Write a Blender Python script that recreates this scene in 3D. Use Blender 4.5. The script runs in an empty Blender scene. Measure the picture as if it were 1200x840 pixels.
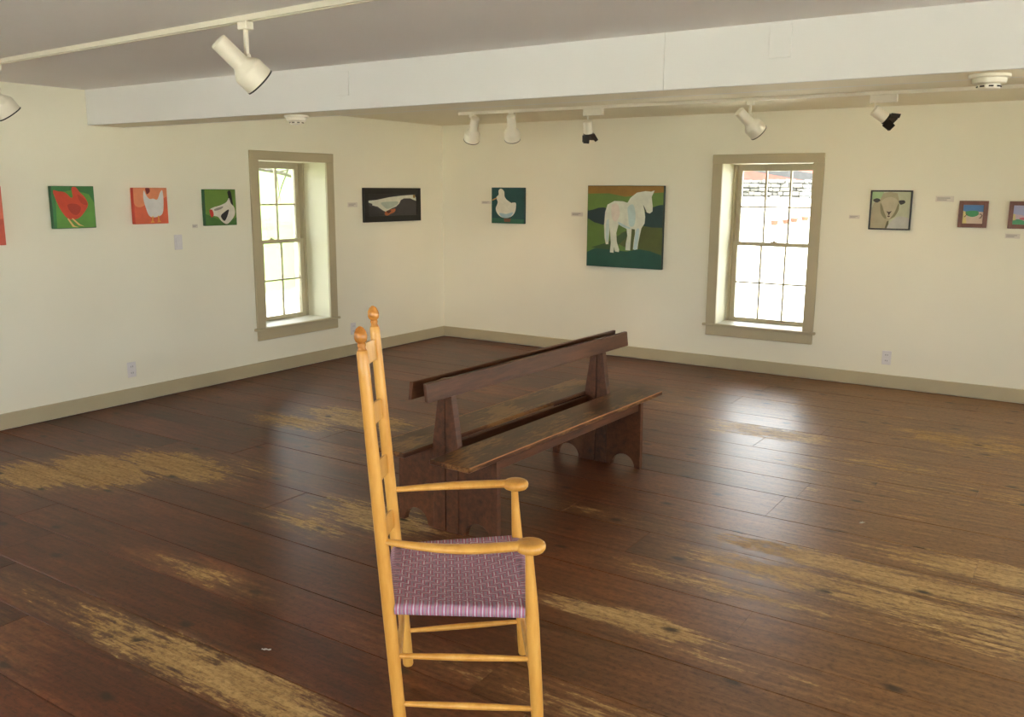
import bpy, bmesh, math, random
from mathutils import Vector, Matrix
random.seed(7)
S = bpy.context.scene
COL = S.collection

# ------------------------------------------------------------------ camera, world, exposure
F_PX = 1040.0449
PITCH, ROLL, YAW = 0.1878, 0.0051, -0.584
CAM = Vector((6.0184, -7.7281, 1.6))
FW = Vector((math.sin(YAW)*math.cos(PITCH), math.cos(YAW)*math.cos(PITCH), -math.sin(PITCH)))
_r = Vector((math.cos(YAW), -math.sin(YAW), 0)); _u = _r.cross(FW)
RT = _r*math.cos(ROLL) + _u*math.sin(ROLL)
UP = -_r*math.sin(ROLL) + _u*math.cos(ROLL)
cd = bpy.data.cameras.new('camera'); cam = bpy.data.objects.new('camera', cd); COL.objects.link(cam)
cd.sensor_width = 36.0; cd.lens = F_PX/1200*36.0; cd.clip_start = .05; cd.clip_end = 400
m = Matrix((RT, UP, -FW)).transposed().to_4x4(); m.translation = CAM
cam.matrix_world = m
S.camera = cam

w = bpy.data.worlds.new('sky'); S.world = w; w.use_nodes = True
bgn = w.node_tree.nodes['Background']
bgn.inputs[0].default_value = (0.97, 0.98, 1.0, 1); bgn.inputs[1].default_value = 2.15

sl = bpy.data.lights.new('sun', 'SUN'); sun = bpy.data.objects.new('sun', sl); COL.objects.link(sun)
sl.energy = 5.0; sl.angle = math.radians(3); sl.color = (1.0, .95, .86)
sun.rotation_euler = (math.radians(42), 0, math.radians(38))     # high, from behind the camera
sun.location = (14, -22, 20)

vs = S.view_settings
vs.view_transform = 'Standard'; vs.look = 'None'; vs.gamma = 1.0; vs.use_curve_mapping = False
vs.exposure = 2.62
S.cycles.max_bounces = 10; S.cycles.diffuse_bounces = 7; S.cycles.glossy_bounces = 4; S.cycles.transparent_max_bounces = 12
S.cycles.sample_clamp_indirect = 12.0; S.cycles.caustics_reflective = False; S.cycles.caustics_refractive = False

# pixel helpers: a pixel is a direction, the distance comes from a plane it lies on
def ray(x, y): return FW + RT*((x-600)/F_PX) - UP*((y-420)/F_PX)
def at(x, y, ax, v):
    d = ray(x, y); return CAM + d*((v-CAM[ax])/d[ax])

# ------------------------------------------------------------------ helpers
def lin(r, g, b):
    f = lambda c: (c/255/12.92) if c/255 <= .04045 else ((c/255+.055)/1.055)**2.4
    return (f(r), f(g), f(b), 1)

class NT:
    def __init__(s, name):
        s.m = bpy.data.materials.new(name); s.m.use_nodes = True
        s.t = s.m.node_tree; s.b = s.t.nodes['Principled BSDF']; s.out = s.t.nodes['Material Output']
    def n(s, kind, **kw):
        k = s.t.nodes.new(kind)
        for a, v in kw.items():
            if a.startswith('i_'): k.inputs[a[2:].replace('_', ' ')].default_value = v
            elif a[0] == 'I' and a[1:].isdigit(): k.inputs[int(a[1:])].default_value = v
            else: setattr(k, a, v)
        return k
    def l(s, a, b): s.t.links.new(a, b)
    def math(s, op, a, b=None, clamp=False):
        k = s.t.nodes.new('ShaderNodeMath'); k.operation = op; k.use_clamp = clamp
        for i, v in enumerate((a, b)):
            if v is None: continue
            if isinstance(v, (int, float)): k.inputs[i].default_value = v
            else: s.l(v, k.inputs[i])
        return k.outputs[0]
    def mix(s, fac, a, b, mode='MIX'):
        k = s.t.nodes.new('ShaderNodeMix'); k.data_type = 'RGBA'; k.blend_type = mode
        for i, v in ((0, fac), (6, a), (7, b)):
            if isinstance(v, (int, float)): k.inputs[i].default_value = v
            elif isinstance(v, tuple): k.inputs[i].default_value = v
            else: s.l(v, k.inputs[i])
        return k.outputs[2]
    def ramp(s, fac, stops):
        k = s.t.nodes.new('ShaderNodeValToRGB'); e = k.color_ramp.elements
        while len(e) < len(stops): e.new(.5)
        for q, (p, c) in zip(e, stops):
            q.position = p; q.color = c if isinstance(c, tuple) else (c, c, c, 1)
        s.l(fac, k.inputs[0]); return k.outputs[0]
    def pos(s, scale=(1, 1, 1), rot=(0, 0, 0), kind='pos'):
        if kind == 'pos': o = s.n('ShaderNodeNewGeometry').outputs['Position']
        else: o = s.n('ShaderNodeTexCoord').outputs['Object']
        mp = s.n('ShaderNodeMapping'); mp.inputs['Scale'].default_value = scale; mp.inputs['Rotation'].default_value = rot
        s.l(o, mp.inputs[0]); return mp.outputs[0]
    def noise(s, vec, scale, detail=4, rough=.55):
        k = s.n('ShaderNodeTexNoise'); k.inputs['Scale'].default_value = scale
        k.inputs['Detail'].default_value = detail; k.inputs['Roughness'].default_value = rough
        s.l(vec, k.inputs['Vector']); return k.outputs['Fac']
    def bump(s, h, strength, dist=.002):
        k = s.n('ShaderNodeBump'); k.inputs['Strength'].default_value = strength; k.inputs['Distance'].default_value = dist
        s.l(h, k.inputs['Height']); s.l(k.outputs[0], s.b.inputs['Normal'])
    def col(s, c):
        if isinstance(c, tuple): s.b.inputs['Base Color'].default_value = c
        else: s.l(c, s.b.inputs['Base Color'])
    def rough(s, r):
        if isinstance(r, (int, float)): s.b.inputs['Roughness'].default_value = r
        else: s.l(r, s.b.inputs['Roughness'])

def paint(name, c, rough=.6, var=.06, scale=3.0, bump=.15, bscale=60):
    t = NT(name); p = t.pos(); n = t.noise(p, scale, 5)
    dk = tuple(v*(1-var*2) for v in c[:3])+(1,)
    t.col(t.mix(t.ramp(n, [(.3, 0.0), (.7, 1.0)]), dk, c)); t.rough(rough)
    if bump: t.bump(t.noise(p, bscale, 3), bump, .001)
    return t.m

def wood(name, dark, light, rough=.4, scale=(1, 1, 1), gs=18, kind='obj', bump=.1, wear=None):
    t = NT(name); p = t.pos(scale, kind=kind)
    oi = t.n('ShaderNodeObjectInfo')
    va = t.n('ShaderNodeVectorMath', operation='ADD'); t.l(p, va.inputs[0]); t.l(oi.outputs['Random'], va.inputs[1])
    p = va.outputs[0]
    g = t.noise(p, gs, 6, .65); b = t.noise(p, gs*.12, 3)
    f = t.math('ADD', t.math('MULTIPLY', g, .65), t.math('MULTIPLY', b, .35))
    c = t.ramp(f, [(.33, dark), (.66, light)])
    if wear:
        q = t.pos((5, 2.2, 5), kind='pos'); q2 = t.pos((60, 14, 60), kind='pos')
        wn = t.math('ADD', t.math('MULTIPLY', t.noise(q, 1.0, 4), .6), t.math('MULTIPLY', t.noise(q2, 1.0, 4, .7), .4))
        wf = t.ramp(wn, [(wear[1], 0.0), (wear[1]+.07, 1.0)])
        c = t.mix(t.math('MULTIPLY', wf, wear[2]), c, wear[0])
    t.col(c); t.rough(rough)
    if bump: t.bump(g, bump, .001)
    return t.m

def plain(name, c, rough=.5, metal=0.0):
    t = NT(name); n = t.noise(t.pos(kind='obj'), 40, 2)
    t.col(t.mix(n, tuple(v*.93 for v in c[:3])+(1,), c)); t.rough(rough); t.b.inputs['Metallic'].default_value = metal
    return t.m

def emit(name, c, s):
    t = NT(name); t.b.inputs['Emission Color'].default_value = c; t.b.inputs['Emission Strength'].default_value = s; t.col(c); return t.m

class MB:
    """collects shapes and links them as ONE mesh object"""
    def __init__(s): s.bm = bmesh.new()
    def box(s, x0, x1, y0, y1, z0, z1, bevel=0):
        b2 = bmesh.new() if bevel else s.bm
        v = [b2.verts.new(p) for p in ((x0,y0,z0),(x1,y0,z0),(x1,y1,z0),(x0,y1,z0),(x0,y0,z1),(x1,y0,z1),(x1,y1,z1),(x0,y1,z1))]
        for f in ((0,3,2,1),(4,5,6,7),(0,1,5,4),(1,2,6,5),(2,3,7,6),(3,0,4,7)): b2.faces.new([v[i] for i in f])
        if bevel:
            bmesh.ops.bevel(b2, geom=b2.edges[:], offset=bevel, segments=1, affect='EDGES', profile=.5)
            s.join(b2)
        return s
    def join(s, b2):
        mp = {v: s.bm.verts.new(v.co) for v in b2.verts}
        for f in b2.faces:
            try: s.bm.faces.new([mp[v] for v in f.verts]).smooth = f.smooth
            except ValueError: pass
        b2.free()
    def prism(s, pts, f0, f1, bevel=0):
        """polygon pts (2D) carried from f0(p) to f1(p) (callables giving 3D points)"""
        b2 = bmesh.new()
        a = [b2.verts.new(f0(p)) for p in pts]; b = [b2.verts.new(f1(p)) for p in pts]; n = len(pts)
        b2.faces.new(a[::-1]); b2.faces.new(b)
        for i in range(n): b2.faces.new((a[i], a[(i+1) % n], b[(i+1) % n], b[i]))
        bmesh.ops.recalc_face_normals(b2, faces=b2.faces[:])
        if bevel:
            bmesh.ops.bevel(b2, geom=[e for e in b2.edges if len(e.link_faces) == 2 and e.calc_face_angle(0) > .6], offset=bevel, segments=1, affect='EDGES', profile=.5)
        s.join(b2); return s
    def sweep(s, pts, radii, seg=14, flat=None, up=None, caps=True):
        """round (or flattened: radii=(rx,rz)) section along a path"""
        pts = [Vector(p) for p in pts]; rings = []
        n = len(pts)
        for i, p in enumerate(pts):
            t = (pts[min(i+1, n-1)]-pts[max(i-1, 0)]).normalized()
            ref = Vector(up) if up else (Vector((0, 0, 1)) if abs(t.z) < .9 else Vector((1, 0, 0)))
            a = ref.cross(t).normalized(); b = t.cross(a)
            r = radii[i] if hasattr(radii, '__len__') else radii
            ra, rb = r if isinstance(r, tuple) else (r, r)
            rings.append([s.bm.verts.new(p + a*ra*math.cos(k*2*math.pi/seg) + b*rb*math.sin(k*2*math.pi/seg)) for k in range(seg)])
        for i in range(n-1):
            for k in range(seg):
                f = s.bm.faces.new((rings[i][k], rings[i][(k+1) % seg], rings[i+1][(k+1) % seg], rings[i+1][k])); f.smooth = True
        if caps:
            s.bm.faces.new(rings[0][::-1]); s.bm.faces.new(rings[-1])
        return s
    def lathe(s, prof, origin=(0,0,0), axis=(0,0,1), seg=20, caps=True):
        """prof: list of (radius, height along the axis)"""
        a = Vector(axis).normalized(); o = Vector(origin)
        x = (Vector((1,0,0)) if abs(a.x) < .9 else Vector((0,1,0))).cross(a).normalized(); y = a.cross(x)
        rings = []
        for r, h in prof:
            r = max(r, .0002)
            rings.append([s.bm.verts.new(o + a*h + x*r*math.cos(k*2*math.pi/seg) + y*r*math.sin(k*2*math.pi/seg)) for k in range(seg)])
        for i in range(len(rings)-1):
            for k in range(seg):
                f = s.bm.faces.new((rings[i][k], rings[i][(k+1) % seg], rings[i+1][(k+1) % seg], rings[i+1][k])); f.smooth = True
        if caps:
            s.bm.faces.new(rings[0][::-1]); s.bm.faces.new(rings[-1])
        return s
    def build(s, name, mat, parent=None, uv=None, recalc=True):
        if recalc: bmesh.ops.recalc_face_normals(s.bm, faces=s.bm.faces[:])
        me = bpy.data.meshes.new(name); s.bm.to_mesh(me); s.bm.free()
        me.materials.append(mat)
        o = bpy.data.objects.new(name, me); COL.objects.link(o)
        if parent: o.parent = parent
        # sharp edges where the angle is large
        if any(p.use_smooth for p in me.polygons):
            try: me.set_sharp_from_angle(angle=math.radians(40))
            except Exception: pass
        return o

def tag(o, label=None, cat=None, group=None, kind=None):
    if label: o['label'] = label
    if cat: o['category'] = cat
    if group: o['group'] = group
    if kind: o['kind'] = kind
    return o
def empty(name, loc=(0,0,0), rz=0.0):
    o = bpy.data.objects.new(name, None); COL.objects.link(o); o.location = loc; o.rotation_euler = (0, 0, rz)
    o.empty_display_size = .1; return o

# ------------------------------------------------------------------ materials
M_WALL = paint('cream_wall_paint', lin(243, 239, 221), .75, .018, 1.3, .25, 40)
M_CEIL = paint('ceiling_paint', lin(238, 236, 236), .8, .02, 1.0, .2, 30)
M_FARC = paint('warm_tinted_ceiling', lin(242, 234, 210), .8, .02, 1.0, .2, 30)  # warm bounce light put into the colour of far ceiling and soffit
M_BEAM = paint('white_beam_paint', lin(236, 236, 236), .6, .02, 1.2, .12, 40)
M_TRIM = paint('khaki_trim_paint', lin(188, 176, 146), .5, .03, 4, .08, 60)
M_SASH = paint('sash_paint', lin(196, 186, 158), .5, .03, 6, .05, 60)
M_JAMB = paint('jamb_paint', lin(232, 228, 202), .6, .02, 3, .1, 40)
M_SILL = paint('sill_paint', lin(214, 212, 200), .35, .02, 3, .05, 40)
M_WHITE = plain('white_enamel', lin(236, 230, 214), .35)
M_PLASTIC = plain('white_plastic', lin(228, 224, 224), .4)
M_BLACK = plain('black_metal', lin(22, 20, 20), .45)
M_DARK = plain('dark_gap', lin(30, 22, 16), .9)
M_PAPER = plain('white_paper', lin(232, 230, 226), .8)
M_CARD = plain('card_stock', lin(226, 218, 206), .8)
M_INK = plain('grey_print', lin(172, 164, 158), .8)
M_BULB = emit('warm_bulb', (1, .72, .42, 1), 6.0)

def glass_mat():
    t = NT('window_glass'); t.t.nodes.remove(t.b)
    tr = t.n('ShaderNodeBsdfTransparent'); tr.inputs[0].default_value = (.96, .98, .97, 1)
    gl = t.n('ShaderNodeBsdfGlossy'); gl.inputs['Roughness'].default_value = .03
    nz = t.noise(t.pos(), 5, 2); bp = t.n('ShaderNodeBump', i_Strength=.08, i_Distance=.01); t.l(nz, bp.inputs['Height']); t.l(bp.outputs[0], gl.inputs['Normal'])
    fr = t.n('ShaderNodeFresnel'); fr.inputs[0].default_value = 1.45
    mx = t.n('ShaderNodeMixShader'); t.l(fr.outputs[0], mx.inputs[0]); t.l(tr.outputs[0], mx.inputs[1]); t.l(gl.outputs[0], mx.inputs[2])
    t.l(mx.outputs[0], t.out.inputs[0]); return t.m
M_GLASS = glass_mat()

# worn patches of the old varnish: centre x, centre y, half length, half width, strength
WEAR = [(1.10,-5.20,.30,.20,1.),(1.32,-4.95,.40,.22,1.15),(1.62,-4.66,.44,.20,1.1),(2.10,-4.40,.4,.1,.5),
        (2.92,-4.86,.30,.10,.7),(3.12,-4.62,.42,.16,.95),(3.25,-4.45,.3,.08,.5),
        (1.45,-3.55,.40,.16,.9),(1.75,-3.25,.50,.20,1.),(2.3,-3.05,.5,.15,.4),
        (3.55,-6.00,.75,.11,.92),(2.75,-6.02,.5,.07,.5),(3.0,-5.52,.35,.07,.6),(2.6,-6.3,.5,.12,.35),
        (4.68,-4.88,.34,.08,1.),(4.95,-4.42,.5,.10,.7),(5.35,-4.15,.7,.13,.95),(5.45,-3.90,.75,.11,1.0),(5.9,-3.62,.6,.13,1.0),
        (5.9,-4.3,.6,.16,.75),(5.2,-4.98,.6,.07,.5),(4.05,-3.93,.55,.08,.5),(5.05,-2.25,.65,.20,.6),(5.6,-1.45,.8,.30,.75),(4.2,-1.95,.55,.16,.95),
        (5.5,-2.6,1.2,.5,.5),(3.4,-1.4,.8,.4,.4),(4.5,-1.2,1.0,.4,.4),(2.2,-3.9,.5,.12,.3),(4.9,-5.5,.7,.12,.5)]
def floor_mat():
    t = NT('worn_varnished_pine'); oi = t.n('ShaderNodeObjectInfo')
    g = t.n('ShaderNodeNewGeometry'); sx = t.n('ShaderNodeSeparateXYZ'); t.l(g.outputs['Position'], sx.inputs[0])
    X, Y = sx.outputs[0], sx.outputs[1]
    # domain jitter per board so the grain is broken at the seams
    off = t.n('ShaderNodeCombineXYZ'); t.l(t.math('MULTIPLY', oi.outputs['Random'], 37.0), off.inputs[0]); t.l(t.math('MULTIPLY', oi.outputs['Random'], 11.0), off.inputs[1])
    va = t.n('ShaderNodeVectorMath', operation='ADD'); t.l(g.outputs['Position'], va.inputs[0]); t.l(off.outputs[0], va.inputs[1])
    def mp(scale, src=va.outputs[0]):
        k = t.n('ShaderNodeMapping'); k.inputs['Scale'].default_value = scale; t.l(src, k.inputs[0]); return k.outputs[0]
    grain = t.noise(mp((3.2, 36, 1)), 1.0, 7, .68)
    fine = t.noise(mp((22, 150, 1)), 1.0, 4, .7)
    blot = t.noise(mp((1.1, 2.6, 1)), 1.0, 5, .6)
    scuff = t.noise(mp((13, 42, 1)), 1.0, 7, .74)
    # varnish colour
    v = t.math('ADD', t.math('MULTIPLY', grain, .5), t.math('MULTIPLY', blot, .5))
    varn = t.ramp(v, [(.30, lin(50, 25, 16)), (.48, lin(98, 52, 32)), (.66, lin(134, 76, 46))])
    hue = t.ramp(oi.outputs['Random'], [(0, lin(196, 176, 160)), (.5, lin(235, 222, 210)), (1, lin(255, 246, 236))])
    varn = t.mix(1.0, varn, hue, 'MULTIPLY')
    # bare worn wood
    bare = t.ramp(t.math('ADD', t.math('MULTIPLY', grain, .6), t.math('MULTIPLY', fine, .4)), [(.34, lin(150, 110, 62)), (.62, lin(214, 180, 122))])
    field = None
    for cx, cy, rx, ry, s in WEAR:
        a = t.math('DIVIDE', t.math('SUBTRACT', X, cx), rx); b = t.math('DIVIDE', t.math('SUBTRACT', Y, cy), ry)
        d = t.math('ADD', t.math('MULTIPLY', a, a), t.math('MULTIPLY', b, b))
        e = t.math('MULTIPLY', t.math('SUBTRACT', 1.0, t.math('MULTIPLY', d, .45)), s)
        field = e if field is None else t.math('MAXIMUM', field, e)
    field = t.math('MAXIMUM', field, -.2)
    wn = t.math('ADD', t.math('MULTIPLY', blot, .30), t.math('ADD', t.math('MULTIPLY', grain, .28), t.math('MULTIPLY', scuff, .42)))
    wn = t.math('ADD', t.math('MULTIPLY', t.math('SUBTRACT', wn, .5), 1.5), .48)
    wf = t.math('ADD', t.math('MULTIPLY', field, .36), wn)
    worn = t.ramp(wf, [(.69, 0.0), (.765, 1.0)])
    half = t.ramp(wf, [(.50, 0.0), (.74, 1.0)])
    # the right hand part of the room is paler overall
    xr = t.ramp(t.math('ADD', t.math('MULTIPLY', X, .16), t.math('MULTIPLY', Y, .045)), [(.40, 0.0), (.72, 1.0)])
    mid = t.ramp(grain, [(.3, lin(116, 80, 48)), (.7, lin(170, 128, 82))])
    c = t.mix(t.math('MULTIPLY', half, .45), varn, mid)
    c = t.mix(t.math('MULTIPLY', xr, .8), c, mid)
    c = t.mix(t.math('MULTIPLY', worn, .9), c, bare)
    # fine scratches that show pale wood
    scr = t.ramp(t.math('ADD', t.math('MULTIPLY', scuff, .6), t.math('MULTIPLY', fine, .4)), [(.615, 0.0), (.68, 1.0)])
    c = t.mix(t.math('MULTIPLY', scr, .35), c, bare)
    # knots
    vo = t.n('ShaderNodeTexVoronoi', voronoi_dimensions='2D'); vo.inputs['Scale'].default_value = 1.0; vo.inputs['Randomness'].default_value = 1.0
    t.l(mp((2.1, 3.7, 1)), vo.inputs['Vector'])
    kd = t.math('ADD', vo.outputs['Distance'], t.math('MULTIPLY', t.math('SUBTRACT', scuff, .5), .10))
    kn = t.ramp(kd, [(.03, 1.0), (.095, 0.0)])
    ks = t.n('ShaderNodeSeparateColor'); t.l(vo.outputs['Color'], ks.inputs[0])
    kn = t.math('MULTIPLY', kn, t.ramp(ks.outputs[0], [(.25, 0.15), (.6, 1.0)]))
    c = t.mix(t.math('MULTIPLY', kn, .85), c, lin(30, 20, 16))
    # grime stains
    st = t.ramp(t.noise(mp((1.6, 4.5, 1)), 1.3, 5, .6), [(.60, 0.0), (.74, 1.0)])
    c = t.mix(t.math('MULTIPLY', st, .65), c, lin(46, 34, 28))
    mot = t.noise(mp((38, 52, 1)), 1.0, 5, .75)
    c = t.mix(1.0, c, t.ramp(mot, [(.30, lin(166, 160, 156)), (.52, lin(244, 242, 240)), (.72, lin(255, 255, 255))]), 'MULTIPLY')
    t.col(c)
    r = t.math('ADD', .335, t.math('MULTIPLY', worn, .20)); r = t.math('ADD', r, t.math('MULTIPLY', scuff, .08))
    t.rough(r)
    t.b.inputs['Specular IOR Level'].default_value = .36
    lowf = t.noise(mp((3.0, 7.0, 1)), 1.0, 2)
    t.bump(t.math('ADD', t.math('MULTIPLY', fine, .25), t.math('ADD', lowf, t.math('MULTIPLY', worn, -.15))), .22, .004)
    return t.m
M_FLOOR = floor_mat()
M_BENCH = wood('dark_bench_wood', lin(46, 25, 14), lin(108, 64, 38), .42, (1, .12, 1), 30, 'obj', .1)
M_SEATW = wood('worn_bench_seat_wood', lin(50, 27, 15), lin(98, 56, 31), .36, (1, .12, 1), 30, 'obj', .1, wear=(lin(150, 106, 58), .505, .68))
M_EDGE = wood('pale_bench_edge', lin(158, 104, 66), lin(198, 142, 96), .45, (1, .12, 1), 30, 'obj', .1)
M_FINIAL = wood('turned_maple_end_grain', lin(170, 104, 42), lin(206, 142, 66), .25, (1, 1, .18), 26, 'obj', .03)
M_MAPLE = wood('honey_maple', lin(204, 142, 60), lin(232, 178, 92), .28, (1, 1, .18), 26, 'obj', .03)

# ------------------------------------------------------------------ the room
CEIL = 2.2665; BEAM_Z = 2.0284; BEAM_Y0, BEAM_Y1 = -4.027, -3.744
X1, Y1, TH = 8.3, -11.0, .44
HW, WZ0, WZ1 = .393, .41, 1.835          # window opening
LEFT_WIN = [-2.1405, -6.9]; BACK_WIN = [3.5345, 7.0]; RIGHT_WIN = [-1.5, -2.9, -4.9, -6.2, -7.5, -8.8, -10.1]; FRONT_WIN = [.95, 2.25, 3.55, 4.85, 6.15, 7.45]

HWX = .52                                 # window rows of the two unseen walls: added, and wider, to let in more daylight
def wall(name, label, cs, a0, a1, to3, hw=HW):
    """one wall with window holes; along-wall coordinate a, thickness 0..TH outward; to3(a, t, z)"""
    mb = MB(); h = hw+.017
    def bx(p0, p1, z0, z1):
        q0, q1 = to3(p0, 0, z0), to3(p1, TH, z1)
        mb.box(min(q0[0],q1[0]), max(q0[0],q1[0]), min(q0[1],q1[1]), max(q0[1],q1[1]), z0, z1)
    cur = a0
    for c in sorted(cs):
        bx(cur, c-h, 0, CEIL+.12); bx(c-h, c+h, 0, WZ0-.02); bx(c-h, c+h, WZ1+.017, CEIL+.12); cur = c+h
    bx(cur, a1, 0, CEIL+.12)
    return tag(mb.build(name, M_WALL), label, 'wall', kind='structure')
wall('wall_left', 'cream painted wall with the row of small bird paintings', LEFT_WIN, Y1, 0, lambda a, t, z: (-t, a, z))
wall('wall_back', 'cream painted wall with the white horse painting', BACK_WIN, -TH, X1+TH, lambda a, t, z: (a, t, z))
wall('wall_right', 'cream painted side wall out of the picture on the right', RIGHT_WIN, Y1, 0, lambda a, t, z: (X1+t, a, z), HWX)
wall('wall_front', 'cream painted wall behind the viewer', FRONT_WIN, -TH, X1+TH, lambda a, t, z: (a, Y1-t, z), HWX)
tag(MB().box(-TH, X1+TH, Y1-TH, BEAM_Y1-.1, CEIL, CEIL+.12).build('ceiling', M_CEIL), 'pale grey white ceiling on the near side of the beam', 'ceiling', kind='structure')
tag(MB().box(-TH, X1+TH, BEAM_Y1-.1, TH, CEIL, CEIL+.12).build('ceiling', M_FARC), 'warm tinted ceiling between the beam and the back wall', 'ceiling', kind='structure')
floor = tag(MB().box(-TH, X1+TH, Y1-TH, TH, -.30, -.022).build('floor', M_DARK), 'worn brown wide plank floor', 'floor', kind='structure')

# floor boards: each one an object of its own
seams = [0, -.24, -.49, -.73, -1.0, -1.27, -1.53, -1.80, -2.07, -2.33, -2.60, -2.86, -3.15, -3.50, -3.785, -4.02, -4.30, -4.545, -4.84, -5.06, -5.38, -5.61, -5.89, -6.12, -6.40, -6.66, -6.93, -7.2]
while seams[-1] > Y1+.3: seams.append(seams[-1]-random.uniform(.24, .3))
seams[-1] = Y1
fixed = {13: [1.9, 5.71], 17: [2.6, 5.04], 18: [1.05, 4.2], 19: [.72, 3.9], 16: [1.2, 6.3], 12: [2.4, 4.75]}
for i in range(len(seams)-1):
    y1, y0 = seams[i], seams[i+1]
    js = fixed.get(i)
    if js is None:
        a = random.uniform(1.2, 3.2); js = [a, a+random.uniform(2.2, 3.4)]
    xs = [0.0]+js+[X1]
    for x0, x1 in zip(xs[:-1], xs[1:]):
        dz = random.uniform(-.0008, .0006); g = .0014
        MB().box(x0+.0003, x1-.0003, y0+g, y1-g, -.022, dz, .0011).build('floor_board', M_FLOOR, floor)

# baseboards
BB = .112
def baseboard(name, lab, x0, x1, y0, y1):
    tag(MB().box(x0, x1, y0, y1, .006, BB, .004).build(name, M_TRIM), lab, 'baseboard', kind='structure')
baseboard('baseboard_left', 'khaki baseboard under the bird paintings', 0, .018, Y1, 0)
baseboard('baseboard_back', 'khaki baseboard under the horse painting wall', .018, X1-.018, -.018, 0)
baseboard('baseboard_right', 'khaki baseboard of the unseen right wall', X1-.018, X1, Y1, 0)
baseboard('baseboard_front', 'khaki baseboard of the wall behind the viewer', .018, X1-.018, Y1, Y1+.018)

# ceiling beam boxed in with boards
beam = tag(MB().box(0, X1, BEAM_Y0+.02, BEAM_Y1-.02, BEAM_Z+.02, CEIL).build('ceiling_beam', M_BEAM), 'white boxed beam running across the ceiling', 'beam', kind='structure')
xs = at(778, 80, 1, BEAM_Y0).x
for a, b in ((0, xs), (xs, X1)):
    MB().box(a+.0006, b-.0006, BEAM_Y0, BEAM_Y0+.02, BEAM_Z, CEIL, .0012).build('face_board', M_BEAM, beam)
    MB().box(a+.0006, b-.0006, BEAM_Y1-.02, BEAM_Y1, BEAM_Z, CEIL, .0012).build('face_board', M_BEAM, beam)
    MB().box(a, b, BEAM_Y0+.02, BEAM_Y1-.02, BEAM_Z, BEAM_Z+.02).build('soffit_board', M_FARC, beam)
for px, py in ((402, 98), (915, 48)):
    p = at(px, py, 1, BEAM_Y0)
    MB().box(p.x-.045, p.x+.045, BEAM_Y0-.006, BEAM_Y0, p.z-.065, p.z+.065, .0015).build('cover_plate', M_BEAM, beam)

# ------------------------------------------------------------------ windows
def window(idx, loc, rz, lab, HW=HW):
    root = empty('window_%d' % idx, loc, rz); tag(root, lab, 'window', kind='structure')
    P = lambda mb, n, m, par=root: mb.build(n, m, par)
    O = HW+.091; DH = HW-.393
    P(MB().box(-O, -HW, -.022, 0, WZ0, WZ1, .003), 'side_casing', M_TRIM)
    P(MB().box(HW, O, -.022, 0, WZ0, WZ1, .003), 'side_casing', M_TRIM)
    P(MB().box(-O, O, -.024, 0, WZ1, 1.9143, .003), 'head_casing', M_TRIM)
    P(MB().box(-O+.003, O-.003, -.022, 0, .302, WZ0-.022, .003), 'apron', M_TRIM)
    P(MB().box(-O-.028, O+.02, -.036, 0, WZ0-.022, WZ0, .004), 'stool', M_TRIM); P(MB().box(-HW, HW, 0, .28, WZ0-.022, WZ0), 'sill_board', M_SILL)
    for s in (-1, 1):
        P(MB().box(min(s*HW, s*(HW+.017)), max(s*HW, s*(HW+.017)), 0, TH, WZ0-.02, WZ1), 'jamb', M_JAMB)
        P(MB().box(min(s*(.375+DH), s*HW), max(s*(.375+DH), s*HW), .275, .38, WZ0, WZ1), 'stop', M_SASH)
    P(MB().box(-HW-.017, HW+.017, 0, TH, WZ1, WZ1+.017), 'head_jamb', M_JAMB)
    P(MB().box(-HW, HW, .275, .38, WZ1-.012, WZ1), 'stop', M_SASH)
    P(MB().box(-HW, HW, .28, TH+.04, WZ0-.022, WZ0-.002), 'outer_sill', M_SASH)
    G, T = .332+DH, .375+DH
    for nm, y0, y1, z0, z1, gz0, gz1, mz in (('lower_sash', .295, .33, WZ0, 1.142, .442, 1.107, .770), ('upper_sash', .333, .368, 1.108, WZ1-.012, 1.140, 1.778, 1.457)):
        sb = MB()
        sb.box(-T, -G, y0, y1, z0, z1); sb.box(G, T, y0, y1, z0, z1); sb.box(-G, G, y0, y1, z0, gz0); sb.box(-G, G, y0, y1, gz1, z1)
        s = P(sb, nm, M_SASH)
        ym = (y0+y1)/2; hwm = .0075
        c = [-G, -G/3, G/3, G]; r = [gz0, mz, gz1]
        for k in (1, 2): P(MB().box(c[k]-hwm, c[k]+hwm, ym-.012, ym+.012, gz0, gz1), 'muntin', M_SASH, s)
        for k in range(3):
            P(MB().box(c[k]+(hwm if k else 0), c[k+1]-(hwm if k < 2 else 0), ym-.012, ym+.012, mz-hwm, mz+hwm), 'muntin', M_SASH, s)
            for j in range(2):
                P(MB().box(c[k], c[k+1], ym-.0015, ym+.0015, r[j], r[j+1]), 'pane', M_GLASS, s)
        if nm == 'lower_sash':
            lk = MB(); lk.lathe([(.014, 0), (.014, .008), (.008, .012), (.008, .02)], (0, (y0+y1)/2, z1), (0, 0, 1), 12); lk.box(-.03, .03, (y0+y1)/2-.006, (y0+y1)/2+.006, z1+.001, z1+.008)
            P(lk, 'sash_lock', M_TRIM, s)
    pl = bpy.data.lights.new('daylight_portal', 'AREA'); pl.shape = 'RECTANGLE'; pl.size = 2*HW; pl.size_y = WZ1-WZ0; pl.cycles.is_portal = True
    po = bpy.data.objects.new('daylight_portal', pl); COL.objects.link(po); po.parent = root
    po.location = (0, TH+.06, (WZ0+WZ1)/2); po.rotation_euler = (math.radians(-90), 0, 0)
    return root
k = 0
for c, nm in zip(LEFT_WIN, ('six over six window in the left wall beside the black framed goose picture', 'window of the left wall out of the picture')):
    k += 1; window(k, (0, c, 0), math.pi/2, nm)
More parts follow.
